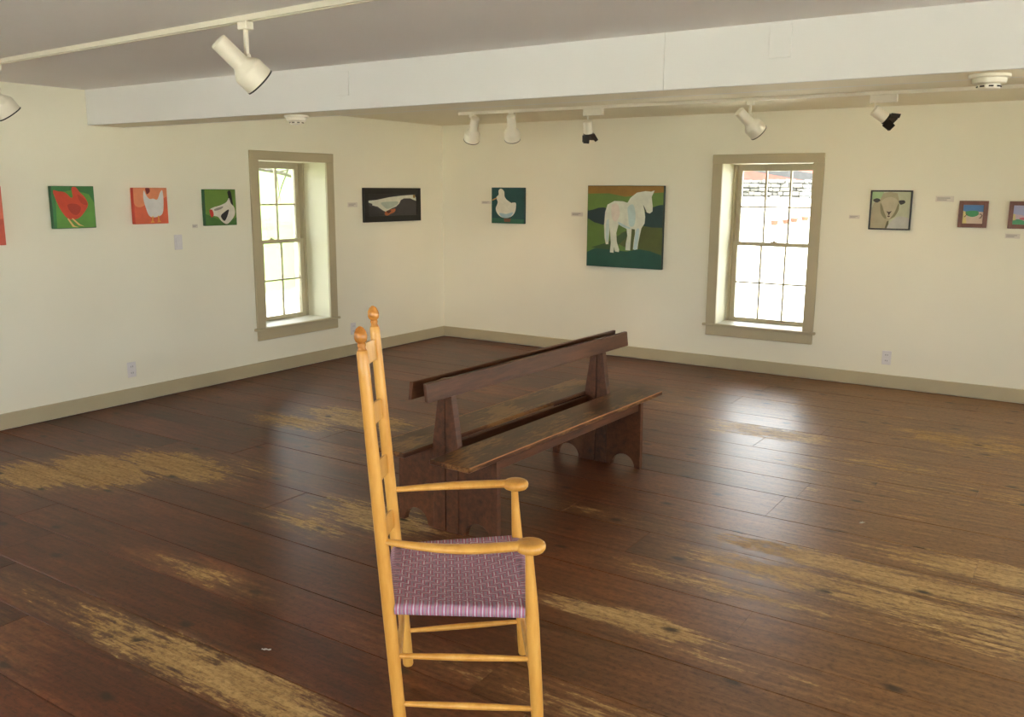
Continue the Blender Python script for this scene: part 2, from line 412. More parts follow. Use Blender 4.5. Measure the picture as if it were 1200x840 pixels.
for c, nm in zip(BACK_WIN, ('six over six window in the back wall left of the sheep portrait', 'window of the back wall out of the picture')):
    k += 1; window(k, (c, 0, 0), 0, nm)
for c, nm in zip(RIGHT_WIN, ('first', 'second', 'third', 'fourth', 'fifth', 'sixth', 'seventh')):
    k += 1; window(k, (X1, c, 0), -math.pi/2, nm+' added window along the unseen right wall', HWX)
for c, nm in zip(FRONT_WIN, ('first', 'second', 'third', 'fourth', 'fifth', 'sixth')):
    k += 1; window(k, (c, Y1, 0), math.pi, nm+' added window along the wall behind the viewer', HWX)

# ------------------------------------------------------------------ outdoors
def ground_mat():
    t = NT('summer_ground'); p = t.pos(); n = t.noise(p, .5, 5); n2 = t.noise(p, 14, 4)
    g = t.mix(n2, lin(70, 98, 30), lin(100, 130, 50)); gv = t.mix(n2, lin(206, 202, 190), lin(228, 226, 214))
    s = t.n('ShaderNodeSeparateXYZ'); t.l(p, s.inputs[0])
    m_ = t.ramp(t.math('ADD', t.math('MULTIPLY', t.math('ADD', s.outputs[0], 6.0), .2), t.math('MULTIPLY', n, .6)), [(.2, 0.0), (.5, 1.0)])
    t.col(t.mix(m_, g, gv)); t.rough(.9); return t.m
gb = MB()
NX = 26
def gz(x, y):
    return -.35 + (max(0, min(y, 40)-3)*.073 if y > 3 else 0) + (max(0, -x-3)*.018 if x < -3 else 0)
gx = [-120+ i*(240/NX) for i in range(NX+1)]
gy = [-90 + i*(220/NX) for i in range(NX+1)]
gx = sorted(gx+[-3.0, -1.0, 9.5]); gy = sorted(gy+[3.0, 1.0, -12.0])
vv = [[gb.bm.verts.new((x, y, gz(x, y))) for y in gy] for x in gx]
for i in range(len(gx)-1):
    for j in range(len(gy)-1): gb.bm.faces.new((vv[i][j], vv[i+1][j], vv[i+1][j+1], vv[i][j+1]))
tag(gb.build('ground', ground_mat()), 'sunlit lawn and pale gravel yard outside the windows', 'ground', kind='structure')

# dry stone wall and red barn seen through the back window
M_STONE = paint('field_stone', lin(98, 96, 92), .9, .3, 6, .6, 9)
M_BARN = wood('red_barn_boards', lin(140, 62, 56), lin(164, 78, 70), .7, (1, 1, .1), 8, 'obj', .1)
M_ROOF = paint('grey_barn_roof', lin(44, 44, 46), .8, .1, 3, .3, 12)
SY = 26.0
def stones():
    mb = MB(); rnd = random.Random(3); z = gz(0, SY)-.15; xa, xb = -16.0, 4.5
    ztop = at(900, 211, 1, SY).z
    mb.box(xa, xb, SY+.12, SY+.7, z, ztop-.05)
    while z < ztop:
        h = rnd.uniform(.10, .17); x = xa+rnd.uniform(0, .2)
        while x < xb:
            l = rnd.uniform(.14, .42); d = rnd.uniform(-.06, .06); hh = h*rnd.uniform(.75, 1.1)
            if rnd.random() < .985: mb.box(x+.01, x+l-.01, SY+d, SY+.3, z+.008, z+hh, .025)
            x += l
        z += h
    return mb.build('stone_wall', M_STONE)
tag(stones(), 'dry stone wall of the yard seen through the back window', 'stone wall')
bar = empty('barn', (at(910, 205, 1, SY+6).x, SY+8, gz(0, SY+8)-.3)); tag(bar, 'red barn behind the stone wall beyond the back window', 'building')
MB().box(-9, 9, -1.5, 3, 0, 4.5).build('siding', M_BARN, bar)
a0 = at(862, 197, 1, SY+6); a1 = at(955, 213, 1, SY+6)
dx = Vector((1, 0, (a1.z-a0.z)/(a1.x-a0.x)))
rb = MB(); off = Vector(bar.location)
c0 = a0-dx*4-off; c1 = a1+dx*6-off
rb.prism([(0, 0), (1, 0), (1, 1), (0, 1)], lambda p: (c0+(c1-c0)*p[0]+Vector((0, -.6, .35*p[1]))), lambda p: (c0+(c1-c0)*p[0]+Vector((0, -.0, .35*p[1]))))
rb.build('roof_edge', M_ROOF, bar)
MB().prism([(-2.0, 4.5), (3.5, 4.5), (.75, 6.6)], lambda p: (-9.3, p[0], p[1]), lambda p: (9.3, p[0], p[1])).build('roof', M_ROOF, bar)
# orange red planters standing in the yard
M_POT = plain('orange_red_clay', lin(168, 44, 26), .7)
for i, (px, py) in enumerate(((907.5, 262), (921, 261), (930.5, 260), (943, 260))):
    yy = 17.0+i*.45; p = at(px, py, 1, yy); g0 = gz(p.x, yy)
    h = max(.12, at(px, py-4, 1, yy).z-g0)
    pb = MB(); pb.lathe([(.08, 0), (.11, h*.75), (.125, h*.76), (.125, h), (.10, h), (.095, h-.04)], (0, 0, 0), (0, 0, 1), 14)
    o = pb.build('planter', M_POT); o.location = (p.x, yy, g0)
    tag(o, ('leftmost', 'second', 'third', 'rightmost')[i]+' orange red planter out in the yard through the back window', 'planter', 'planters in the yard')
# bare tree outside the left window
M_BARK = wood('grey_bark', lin(52, 46, 42), lin(76, 68, 60), .9, (1, 1, .3), 8, 'obj', .3)
tr = empty('tree', (-14.0, 8.3, gz(-14, 8.3)-.1)); tag(tr, 'bare branched tree on the lawn through the left window', 'tree')
rnd = random.Random(11)
MB().sweep([(0, 0, 0), (.1, .05, 2.2), (0, .2, 4.2), (.2, .1, 7.5)], [.32, .25, .2, .09], 10).build('trunk', M_BARK, tr)
for i in range(16):
    z0 = rnd.uniform(1.5, 3.6) if i < 11 else rnd.uniform(3.5, 6.5); a = rnd.uniform(.9, 2.2)*(1 if i < 11 else -1); L = rnd.uniform(2.5, 5.5)
    d = Vector((math.cos(a), math.sin(a), rnd.uniform(-.25, .25))).normalized(); p = Vector((.08, .1, z0)); pts = [p]; 
    for _ in range(6):
        d = (d+Vector((rnd.uniform(-.3, .3), rnd.uniform(-.3, .3), rnd.uniform(-.22, .2)))).normalized(); pts.append(pts[-1]+d*L/6)
    b = MB().sweep(pts, [.09, .07, .055, .045, .035, .025, .012], 6)
    for q in range(2, 6):
        dd = (d+Vector((rnd.uniform(-1, 1), rnd.uniform(-1, 1), rnd.uniform(-.8, .6)))).normalized()
        b.sweep([pts[q], pts[q]+dd*.6, pts[q]+dd*1.1+Vector((0, 0, -.15))], [.03, .02, .008], 5)
    b.build('branch', M_BARK, tr)

# ------------------------------------------------------------------ benches, back to back
A_BENCH = math.atan2(.048, 1.397); BC = (3.576, -3.8585)
def bench(sgn, lab):
    root = empty('bench', (BC[0], BC[1], 0), -A_BENCH); tag(root, lab, 'bench', 'benches standing back to back')
    W = lambda a, b: (min(sgn*a, sgn*b), max(sgn*a, sgn*b))
    v0, v1 = -.905, .965
    sb = MB(); a, b = W(.075, .303); sb.box(a, b, v0, v1, .396, .42, .004); st = sb.build('seat', M_SEATW, root)
    a, b = W(.2975, .3034); MB().box(a, b, v0+.004, v1-.004, .4150, .4203, .0015).build('pale_edge', M_EDGE, st)  # paler strip along the front top edge of the seat
    a, b = W(.262, .284); MB().box(a, b, -.668, .700, .348, .396, .002).build('apron', M_BENCH, root)
    a, b = W(.052, .074); MB().box(a, b, -.668, .698, .325, .395, .002).build('added_rear_board', M_BENCH, root)  # board added under the seat to darken the gap between the benches
    for vf in (-.699, .699):
        pts = [(.0765, 0)]
        cx, r = .190, .076
        pts += [(cx-r, 0)] + [(cx-r*math.cos(t*math.pi/12), r*math.sin(t*math.pi/12)) for t in range(1, 12)] + [(cx+r, 0)]
        pts += [(.302, 0), (.297, .396), (.0765, .396)]
        MB().prism(pts, lambda p: (sgn*p[0], vf, p[1]), lambda p: (sgn*p[0], vf+.03, p[1]), .0015).build('leg_board', M_BENCH, root)
        pp = [(.003, 0), (.075, 0), (.075, .43), (.028, .74), (.003, .74)]
        MB().prism(pp, lambda p: (sgn*p[0], vf-.004, p[1]), lambda p: (sgn*p[0], vf+.034, p[1]), .0015).build('back_post', M_BENCH, root)
    # back rail leaning with the posts
    s = .10
    rp = [(.0400, .672), (.0595, .669), (.0500, .756), (.0295, .756)]
    MB().prism(rp, lambda p: (sgn*p[0], -.888, p[1]), lambda p: (sgn*p[0], .975, p[1]), .003).build('back_rail', M_BENCH, root)
    return root
bench(1, 'dark brown wooden bench of the back to back pair, facing right, its plain seat nearest')
bench(-1, 'dark brown wooden bench of the back to back pair, facing the left wall')

# ------------------------------------------------------------------ ladder back armchair
CH = empty('armchair', (4.3204, -5.7635, 0), .6589)
tag(CH, 'tall honey coloured ladder back armchair with purple woven tape seat', 'chair')
Bk = lambda s, z: Vector((-.0744*z, s*(.21725-.0018*z), z))
Fr = lambda s, z: Vector((.3991-.0562*z, s*(.2665-.0013*z), z))
for s in (1, -1):
    ax = (Bk(s, 1)-Bk(s, 0)).normalized()
    zs = [0, .004, .03, .12, .43, .8, 1.10, 1.166, 1.172]; rs = [.0155, .0175, .0183, .0188, .0190, .0182, .0165, .0160, .0140]
    bp = MB().sweep([Bk(s, z) for z in zs], rs, 16).build('back_post', M_MAPLE, CH)
    fp = [(.0140, 0), (.0115, .004), (.0100, .010), (.0118, .015), (.0118, .019), (.0098, .022), (.0150, .027), (.0178, .034), (.0180, .042), (.0160, .052), (.0105, .062), (.004, .067), (.0004, .068)]
    MB().lathe(fp, Bk(s, 1.171), ax, 16).build('finial', M_FINIAL, bp)
    zs = [0, .004, .03, .15, .33, .42, .47, .53, .58, .608]; rs = [.0150, .0170, .0176, .0186, .0192, .0190, .0172, .0145, .0122, .0115]
    MB().sweep([Fr(s, z) for z in zs], rs, 16).build('front_post', M_MAPLE, CH)
    # arm: bows outward, ends in a round pad on the front post
    n = 15; pts = []; rad = []
    p0 = Bk(s, .628); p1 = Fr(s, .622)
    for i in range(n):
        t = i/(n-1); p = p0.lerp(p1, t); p.y += s*.030*math.sin(math.pi*t)*(1-.15*t); p.z += -.006*math.sin(math.pi*t)+.004*t
        pts.append(p); rad.append((.010+.013*min(1, t*1.6)-.003*max(0, t-.7)/.3, .0085+.0045*min(1, t*2)))
    am = MB().sweep(pts, rad, 14, up=(0, 0, 1)).build('arm', M_MAPLE, CH)
    pr = [(.030, 0), (.038, .003), (.0425, .010), (.0435, .017), (.0415, .024), (.036, .0285), (.026, .0305), (.0005, .031)]
    MB().lathe(pr, Fr(s, .607)+Vector((.004, 0, 0)), (0, 0, 1), 24).build('arm_pad', M_MAPLE, am)
def rung(a, b, r=.0095, nm='rung'):
    a, b = Vector(a), Vector(b); pts = [a.lerp(b, t) for t in (0, .12, .3, .5, .7, .88, 1)]
    MB().sweep(pts, [r*.72, r*.85, r*1.02, r*1.1, r*1.02, r*.85, r*.72], 12).build(nm, M_MAPLE, CH)
for s in (1, -1):
    rung(Bk(s, .277), Fr(s, .279)); rung(Bk(s, .125), Fr(s, .122))
    rung(Bk(s, .423), Fr(s, .423), .0118, 'seat_rail')
rung(Fr(-1, .30), Fr(1, .30)); rung(Fr(-1, .16), Fr(1, .16)); rung(Bk(-1, .20), Bk(1, .20))
rung(Bk(-1, .423), Bk(1, .423), .0118, 'seat_rail'); rung(Fr(-1, .423), Fr(1, .423), .0118, 'seat_rail')
# bent slats
for zc in (1.100, .908, .723, .535):
    hh = .030; n = 14; th = .007
    mb = MB(); rows = []
    for i in range(n+1):
        t = i/n; q = (t-.5)*2; yb = q*.2155
        back = -.026*(1-q*q)
        top = hh+.012*(1-q*q)**.8; bot = -hh+.004*(1-q*q)
        rows.append([mb.bm.verts.new((-.0744*(zc+dz)+back+dx_, yb, zc+dz)) for dx_, dz in ((-th/2, bot), (th/2, bot), (th/2, top), (-th/2, top))])
    for i in range(n):
        for k_ in range(4): mb.bm.faces.new((rows[i][k_], rows[i][(k_+1) % 4], rows[i+1][(k_+1) % 4], rows[i+1][k_]))
    mb.bm.faces.new(rows[0][::-1]); mb.bm.faces.new(rows[-1])
    mb.build('slat', M_MAPLE, CH)
# woven tape seat
def tape_mat(name, a, s1, s2):
    t = NT(name); uvn = t.n('ShaderNodeUVMap'); sp = t.n('ShaderNodeSeparateXYZ'); t.l(uvn.outputs[0], sp.inputs[0])
    U = sp.outputs[0]
    c = t.ramp(U, [(0, a), (.17, a), (.20, s1), (.33, s1), (.36, a), (.44, a), (.47, s2), (.53, s2), (.56, a), (.64, a), (.67, s1), (.80, s1), (.83, a)])
    n = t.noise(t.pos((1, 1, 1), kind='obj'), 260, 2)
    t.col(t.mix(t.math('MULTIPLY', n, .5), c, lin(176, 166, 176), 'MULTIPLY')); t.rough(.85); t.bump(n, .3, .0006); return t.m
M_TAPE = tape_mat('purple_striped_tape', lin(168, 150, 168), lin(190, 100, 130), lin(238, 228, 234))
seat = MB()
IN = .012
def sp(u, v):      # u across (0 near .. 1 far side), v back (0) .. front (1)
    z = .4405 - .010*math.sin(math.pi*u)*math.sin(math.pi*v)
    b0, b1, f0, f1 = Bk(-1, .43), Bk(1, .43), Fr(-1, .43), Fr(1, .43)
    p = (b0*(1-u)+b1*u)*(1-v)+(f0*(1-u)+f1*u)*v
    return Vector((p.x, p.y, z))
grid = [[seat.bm.verts.new(sp(u/8, v/8)-Vector((0, 0, .005))) for v in range(9)] for u in range(9)]
for i in range(8):
    for j in range(8): seat.bm.faces.new((grid[i][j], grid[i+1][j], grid[i+1][j+1], grid[i][j+1]))
seat_o = seat.build('woven_seat', M_TAPE, CH)
NU, NV = 19, 17
def tape(path_l, path_r, name='tape'):
    me = bpy.data.meshes.new(name); vs_ = []; fs = []; uvs = []
    for a, b in zip(path_l, path_r): vs_ += [a, b]
    n = len(path_l)
    for i in range(n-1): fs.append((2*i, 2*i+1, 2*i+3, 2*i+2))
    me.from_pydata([tuple(v) for v in vs_], [], fs); uvl = me.uv_layers.new(name='UVMap')
    for p in me.polygons:
        p.use_smooth = True
        for li in p.loop_indices: uvl.data[li].uv = (me.loops[li].vertex_index % 2, (me.loops[li].vertex_index//2)/n)
    me.materials.append(M_TAPE); o = bpy.data.objects.new(name, me); COL.objects.link(o); o.parent = seat_o
RW = .0165
def wrap(p, out, fwd_first):
    """points that carry a tape end round its rail, p on top, out = outward direction"""
    q = []
    for a in (35, 75, 110, 150):
        r_ = math.radians(a); q.append(p + out*RW*math.sin(r_) - Vector((0, 0, RW*(1-math.cos(r_)))))
    return q
AMP = .0019
vm0, vm1 = .045, .955
for j in range(NV):          # tapes from side rail to side rail
    va_, vb_ = vm0+(vm1-vm0)*(j+.02)/NV, vm0+(vm1-vm0)*(j+.98)/NV
    out = []
    for v in (va_, vb_):
        mid = [sp(i/(NU*2), v)+Vector((0, 0, AMP*(0 if i % 2 == 0 else (1 if ((i//2)+j) % 2 else -1)))) for i in range(0, NU*2+1)]
        o0 = (Fr(-1, .43)-Bk(-1, .43)).normalized(); o0 = Vector((o0.y, -o0.x, 0)).normalized(); o1 = Vector((o0.x, -o0.y, 0))
        out.append(wrap(mid[0], o0, 1)[::-1]+mid+wrap(mid[-1], o1, 1))
    tape(out[0], out[1])
um0, um1 = .045, .955
for i in range(NU):          # tapes from back rail to front rail
    ua, ub = um0+(um1-um0)*(i+.02)/NU, um0+(um1-um0)*(i+.98)/NU
    out = []
    for u in (ua, ub):
        mid = [sp(u, j/(NV*2))+Vector((0, 0, AMP*(0 if j % 2 == 0 else (-1 if ((j//2)+i) % 2 else 1)))) for j in range(0, NV*2+1)]
        out.append(wrap(mid[0], Vector((-1, 0, 0)), 1)[::-1]+mid+wrap(mid[-1], Vector((1, 0, 0)), 1))
    tape(out[0], out[1])

# ------------------------------------------------------------------ pictures on the walls
_pm = {}
def pmat(c):
    if c not in _pm:
        t = NT('oil_colour_%d_%d_%d' % c); p = t.pos(kind='obj'); n = t.noise(p, 14, 5, .6)
        b = lin(*c); t.col(t.mix(n, tuple(min(1, v*1.25) for v in b[:3])+(1,), tuple(v*.75 for v in b[:3])+(1,))); t.rough(.45)
        t.bump(t.noise(p, 90, 3), .15, .001); _pm[c] = t.m
    return _pm[c]
def smooth(pts, n=4):
    out = []; N = len(pts)
    for i in range(N):
        p0, p1, p2, p3 = [Vector(pts[(i+k_) % N]) for k_ in (-1, 0, 1, 2)]
        for s_ in range(n):
            t = s_/n
            out.append(tuple(.5*((2*p1)+(-p0+p2)*t+(2*p0-5*p1+4*p2-p3)*t*t+(-p0+3*p1-3*p2+p3)*t**3)))
    return out
def picture(name, label, cat, loc, rz, w_, h_, depth, bg, box, shapes, side=None, frame=None, group=None):
    """canvas hung on a wall; local x right, local y INTO the wall, face at y=-depth. box = picture face in the coordinates used by shapes"""
    root = empty(name, loc, rz); tag(root, label, cat, group)
    if frame:
        fw_, fc, fd = frame
        for a, b, z0, z1 in ((0, fw_, 0, h_), (w_-fw_, w_, 0, h_), (fw_, w_-fw_, 0, fw_), (fw_, w_-fw_, h_-fw_, h_)):
            MB().box(a, b, -fd, 0, z0, z1, .002).build('frame_side', fc, root)
        x0, x1, z0, z1, d = fw_, w_-fw_, fw_, h_-fw_, fd*.6
        cv = MB().box(x0, x1, -d, 0, z0, z1).build('canvas', pmat(bg), root)
    else:
        x0, x1, z0, z1, d = 0, w_, 0, h_, depth
        cv = MB().box(x0, x1, -d, 0, z0, z1, .002).build('canvas', pmat(side or bg), root)
        e = .004
        MB().box(x0+e, x1-e, -d-.0006, -d+.0004, z0+e, z1-e).build('painted_ground', pmat(bg), cv)
    L, T_, R_, B_ = box
    cl = lambda v, a, b: min(max(v, a), b)
    for i, (nm, c, pts, sm) in enumerate(shapes):
        if sm: pts = smooth(pts)
        e = .005
        q = [(x0+cl((x-L)/(R_-L), e, 1-e)*(x1-x0), z0+cl((B_-y)/(B_-T_), e, 1-e)*(z1-z0)) for x, y in pts]
        yy = -d-.0009-.0004*i
        mb = MB(); mb.prism(q, lambda p: (p[0], yy, p[1]), lambda p: (p[0], yy+.0003, p[1])); mb.build(nm, pmat(c), cv)
    return root
LW = math.pi/2
def on_left(y, z): return (.002, y, z)
def on_back(x, z): return (x, -.002, z)
BIRDS = 'bird paintings in a row on the left wall'
picture('painting', 'salmon red canvas cut off by the left edge of the picture', 'painting', on_left(-5.06, 1.228), LW, .378, .379, .035, (222, 108, 82), (0, 0, 100, 100),
        [('lower_field', (204, 88, 66), [(0, 60), (100, 55), (100, 100), (0, 100)], 0)], group=BIRDS)
picture('painting', 'square green painting of a red hen on the left wall', 'painting', on_left(-4.352, 1.321), LW, .308, .289, .035, (92, 150, 60), (232, 152, 430, 350), [
    ('shade', (48, 120, 62), [(232, 152), (430, 152), (430, 235), (405, 190), (330, 170), (250, 185), (245, 350), (232, 350)], 0),
    ('hen', (206, 70, 40), [(240, 175), (262, 176), (295, 182), (318, 205), (328, 200), (326, 160), (346, 158), (362, 180), (385, 205), (397, 240), (376, 276), (347, 303), (312, 308), (292, 298), (275, 275), (258, 240)], 1),
    ('wing', (176, 50, 32), [(300, 240), (340, 235), (362, 255), (345, 285), (318, 280)], 1),
    ('wing', (184, 56, 30), [(350, 190), (388, 220), (392, 240), (365, 232)], 1),
    ('leg', (226, 186, 120), [(294, 304), (300, 302), (325, 338), (345, 346), (316, 342)], 0),
    ('leg', (226, 186, 120), [(314, 304), (320, 302), (352, 332), (372, 342), (344, 336)], 0)], side=(36, 92, 52), group=BIRDS)
picture('painting', 'square orange painting of a white hen on the left wall', 'painting', on_left(-3.737, 1.335), LW, .285, .266, .035, (214, 96, 62), (612, 160, 773, 328), [
    ('light', (226, 140, 100), [(612, 160), (773, 160), (773, 200), (690, 225), (640, 250), (612, 230)], 1),
    ('hen', (218, 216, 216), [(662, 172), (674, 198), (688, 212), (704, 210), (724, 214), (738, 184), (751, 172), (754, 215), (749, 268), (735, 290), (702, 298), (680, 290), (667, 255), (658, 212)], 1),
    ('comb', (120, 30, 26), [(670, 162), (688, 162), (690, 178), (676, 190), (672, 180)], 1),
    ('leg', (226, 160, 70), [(694, 293), (700, 293), (697, 312), (704, 322), (684, 322), (692, 312)], 0),
    ('leg', (226, 160, 70), [(720, 291), (726, 291), (727, 312), (736, 320), (716, 322), (722, 312)], 0)], side=(196, 64, 42), group=BIRDS)
picture('painting', 'square green painting of a black and white hen beside the left window', 'painting', on_left(-3.114, 1.304), LW, .308, .288, .035, (104, 140, 56), (945, 165, 1096, 337), [
    ('shade', (66, 112, 48), [(945, 280), (990, 300), (1040, 325), (1096, 300), (1096, 337), (945, 337)], 0),
    ('tail', (28, 26, 28), [(1056, 178), (1070, 172), (1077, 205), (1080, 245), (1066, 236), (1052, 232), (1060, 205)], 1),
    ('hen', (222, 218, 206), [(967, 262), (985, 250), (1020, 240), (1048, 226), (1062, 206), (1070, 232), (1086, 252), (1087, 285), (1070, 312), (1045, 331), (1020, 316), (1005, 296), (985, 290), (975, 285)], 1),
    ('wing', (36, 32, 34), [(1018, 292), (1038, 272), (1058, 262), (1050, 292), (1034, 316)], 1),
    ('feathers', (150, 146, 138), [(990, 258), (1030, 246), (1022, 258), (992, 266)], 1),
    ('face', (196, 60, 44), [(964, 264), (978, 262), (984, 286), (972, 297)], 1)], side=(34, 84, 48), group=BIRDS)
M_BFRAME = plain('black_frame', lin(20, 17, 16), .4)
picture('framed_picture', 'wide black framed picture of a white goose left of the corner', 'picture', on_left(-1.266, 1.280), LW, .855, .332, .03, (66, 62, 64), (220, 262, 645, 485), [
    ('dark_ground', (40, 36, 38), [(220, 262), (645, 262), (645, 300), (500, 290), (420, 330), (300, 330), (220, 320)], 0),
    ('dark_water', (44, 40, 44), [(220, 380), (290, 400), (350, 440), (350, 485), (220, 485)], 0),
    ('goose', (214, 216, 200), [(222, 330), (290, 322), (400, 295), (520, 278), (600, 272), (630, 270), (640, 300), (642, 335), (620, 325), (590, 308), (530, 308), (502, 325), (488, 360), (460, 390), (420, 410), (395, 425), (372, 447), (345, 430), (300, 390), (256, 376), (256, 360), (225, 347)], 0),
    ('shade', (168, 182, 170), [(330, 350), (420, 340), (480, 345), (455, 385), (390, 415), (360, 400)], 1),
    ('beak', (150, 116, 50), [(614, 274), (630, 272), (634, 298), (618, 304)], 1),
    ('feet', (176, 96, 52), [(362, 447), (400, 426), (450, 416), (444, 448), (408, 468), (385, 484), (362, 478)], 1),
    ('feet', (70, 30, 20), [(372, 440), (395, 428), (415, 436), (392, 462)], 1)], frame=(.06, M_BFRAME, .03))
picture('painting', 'small dark teal painting of a white duck beside the corner', 'painting', on_back(.668, 1.258), 0, .404, .364, .03, (28, 76, 78), (93, 148, 284, 362), [
    ('ground', (46, 104, 84), [(93, 330), (284, 336), (284, 362), (93, 362)], 0),
    ('duck', (222, 218, 206), [(150, 155), (168, 172), (170, 200), (185, 222), (212, 236), (235, 238), (236, 270), (230, 295), (212, 318), (182, 329), (150, 324), (127, 302), (118, 272), (130, 236), (121, 208), (135, 190), (135, 166)], 1),
    ('shade', (160, 186, 200), [(140, 300), (180, 305), (220, 295), (205, 320), (178, 328), (152, 322)], 1),
    ('tail_line', (60, 80, 80), [(196, 226), (218, 236), (222, 232), (212, 240), (198, 232)], 0),
    ('bill', (208, 150, 92), [(95, 222), (123, 207), (126, 213), (100, 226)], 0),
    ('feet', (130, 84, 62), [(166, 334), (208, 332), (204, 352), (170, 352)], 0)], side=(24, 58, 60))
picture('painting', 'large square painting of a white horse on green hills', 'painting', on_back(1.805, .872), 0, .797, .772, .035, (98, 128, 54), (62, 115, 645, 750), [
    ('sky', (150, 112, 44), [(62, 115), (645, 115), (645, 165), (520, 175), (360, 200), (230, 175), (62, 178)], 0),
    ('meadow', (84, 92, 38), [(480, 400), (645, 380), (645, 640), (480, 640), (300, 560), (330, 480), (420, 440)], 0),
    ('hill', (24, 48, 52), [(62, 312), (110, 302), (150, 288), (190, 284), (225, 292), (260, 330), (240, 400), (190, 420), (120, 402), (62, 370)], 0),
    ('hill', (26, 58, 56), [(500, 320), (560, 280), (610, 262), (645, 258), (645, 430), (560, 430), (500, 420)], 0),
    ('slope', (58, 84, 40), [(100, 600), (220, 560), (360, 470), (400, 480), (330, 560), (240, 620)], 0),
    ('foreground', (22, 78, 62), [(62, 640), (130, 606), (240, 612), (380, 622), (470, 600), (560, 612), (645, 640), (645, 750), (62, 750)], 0),
    ('horse', (220, 222, 206), [(205, 320), (222, 262), (275, 233), (340, 235), (376, 246), (398, 207), (445, 168), (510, 156), (552, 160), (576, 151), (566, 176), (556, 200), (566, 270), (566, 308), (546, 325), (522, 316), (508, 290), (495, 262), (505, 300), (513, 350), (510, 400), (487, 440), (476, 500), (466, 560), (462, 602), (428, 604), (432, 540), (440, 480), (438, 448), (414, 445), (410, 520), (406, 612), (370, 612), (372, 560), (382, 500), (375, 446), (340, 430), (312, 414), (296, 480), (302, 550), (322, 610), (320, 629), (290, 626), (281, 590), (279, 636), (250, 634), (255, 560), (250, 500), (244, 440), (236, 570), (216, 572), (205, 520), (199, 420)], 0),
    ('shade', (192, 212, 208), [(380, 280), (420, 260), (440, 340), (430, 420), (395, 420), (385, 350)], 1),
    ('shade', (186, 208, 208), [(312, 395), (375, 425), (400, 436), (400, 446), (350, 432), (316, 414)], 1),
    ('shade', (196, 212, 208), [(216, 400), (236, 380), (238, 500), (228, 560), (214, 520)], 1),
    ('shade', (190, 208, 212), [(450, 450), (472, 450), (462, 560), (458, 598), (434, 600), (440, 520)], 1),
    ('blush', (224, 212, 200), [(255, 270), (300, 255), (320, 330), (296, 390), (262, 370)], 1),
    ('muzzle_line', (60, 70, 66), [(495, 262), (502, 268), (520, 305), (524, 318), (508, 300)], 0)], side=(26, 44, 38))
picture('painting', 'thin black framed portrait of a sheep right of the back window', 'painting', on_back(4.404, 1.298), 0, .315, .313, .03, (186, 190, 160), (122, 203, 412, 470), [
    ('backdrop', (160, 186, 136), [(122, 203), (210, 203), (195, 250), (122, 262)], 0),
    ('fleece', (170, 160, 130), [(122, 470), (126, 330), (140, 285), (185, 262), (204, 215), (258, 203), (310, 214), (326, 260), (332, 330), (305, 385), (262, 410), (250, 470)], 0),
    ('pale_fleece', (186, 184, 176), [(300, 400), (340, 380), (412, 400), (412, 470), (255, 470), (262, 440)], 1),
    ('face', (186, 176, 148), [(198, 268), (258, 240), (318, 266), (314, 312), (292, 360), (266, 396), (240, 386), (216, 342), (202, 304)], 1),
    ('cheek', (128, 124, 92), [(188, 290), (202, 300), (222, 350), (242, 390), (230, 398), (198, 360)], 1),
    ('cheek', (128, 124, 92), [(330, 290), (318, 300), (300, 356), (272, 396), (300, 384), (326, 340)], 1),
    ('ear', (44, 42, 36), [(133, 262), (162, 251), (188, 264), (166, 282), (142, 276)], 1),
    ('ear', (44, 42, 36), [(326, 268), (364, 264), (373, 282), (346, 296), (334, 290)], 1),
    ('nose', (60, 44, 38), [(238, 344), (258, 350), (280, 342), (266, 362), (262, 372), (256, 372), (252, 360)], 0),
    ('mouth', (84, 62, 50), [(248, 380), (258, 376), (270, 380), (258, 388)], 1),
    ('chest', (96, 92, 62), [(236, 470), (248, 420), (262, 412), (262, 440), (250, 470)], 0)], frame=(.011, M_BFRAME, .028))
M_WFRAME = wood('brown_picture_frame', lin(92, 46, 26), lin(124, 66, 38), .4, (1, 1, 1), 20, 'obj', .05)
picture('framed_picture', 'small brown framed landscape with blue sky right of the sheep', 'picture', on_back(5.059, 1.332), 0, .20, .202, .02, (206, 186, 168), (768, 303, 915, 435), [
    ('sky', (72, 120, 176), [(768, 303), (915, 303), (915, 352), (840, 348), (800, 356), (768, 345)], 0),
    ('field', (58, 138, 84), [(790, 350), (870, 345), (880, 372), (840, 388), (796, 376)], 1),
    ('sand', (216, 200, 130), [(768, 345), (785, 350), (792, 395), (800, 435), (768, 435)], 0),
    ('branch', (92, 66, 44), [(778, 388), (800, 365), (806, 385), (800, 372), (782, 392)], 0),
    ('branch', (92, 66, 44), [(878, 372), (896, 362), (912, 376), (900, 398), (884, 396), (896, 390), (904, 376), (894, 370)], 0)], frame=(.030, M_WFRAME, .022), group='small brown framed pictures')
picture('framed_picture', 'small brown framed picture with lilac sky at the right edge', 'picture', on_back(5.40, 1.332), 0, .20, .202, .02, (196, 170, 182), (0, 0, 100, 100), [
    ('sky', (156, 160, 196), [(0, 0), (100, 0), (100, 42), (50, 52), (0, 44)], 0),
    ('field', (78, 150, 104), [(0, 78), (30, 72), (60, 84), (60, 100), (0, 100)], 1),
    ('path', (190, 90, 108), [(30, 66), (70, 60), (100, 62), (100, 72), (50, 76)], 1),
    ('sand', (210, 196, 130), [(0, 44), (10, 46), (14, 76), (0, 78)], 0)], frame=(.030, M_WFRAME, .022), group='small brown framed pictures')

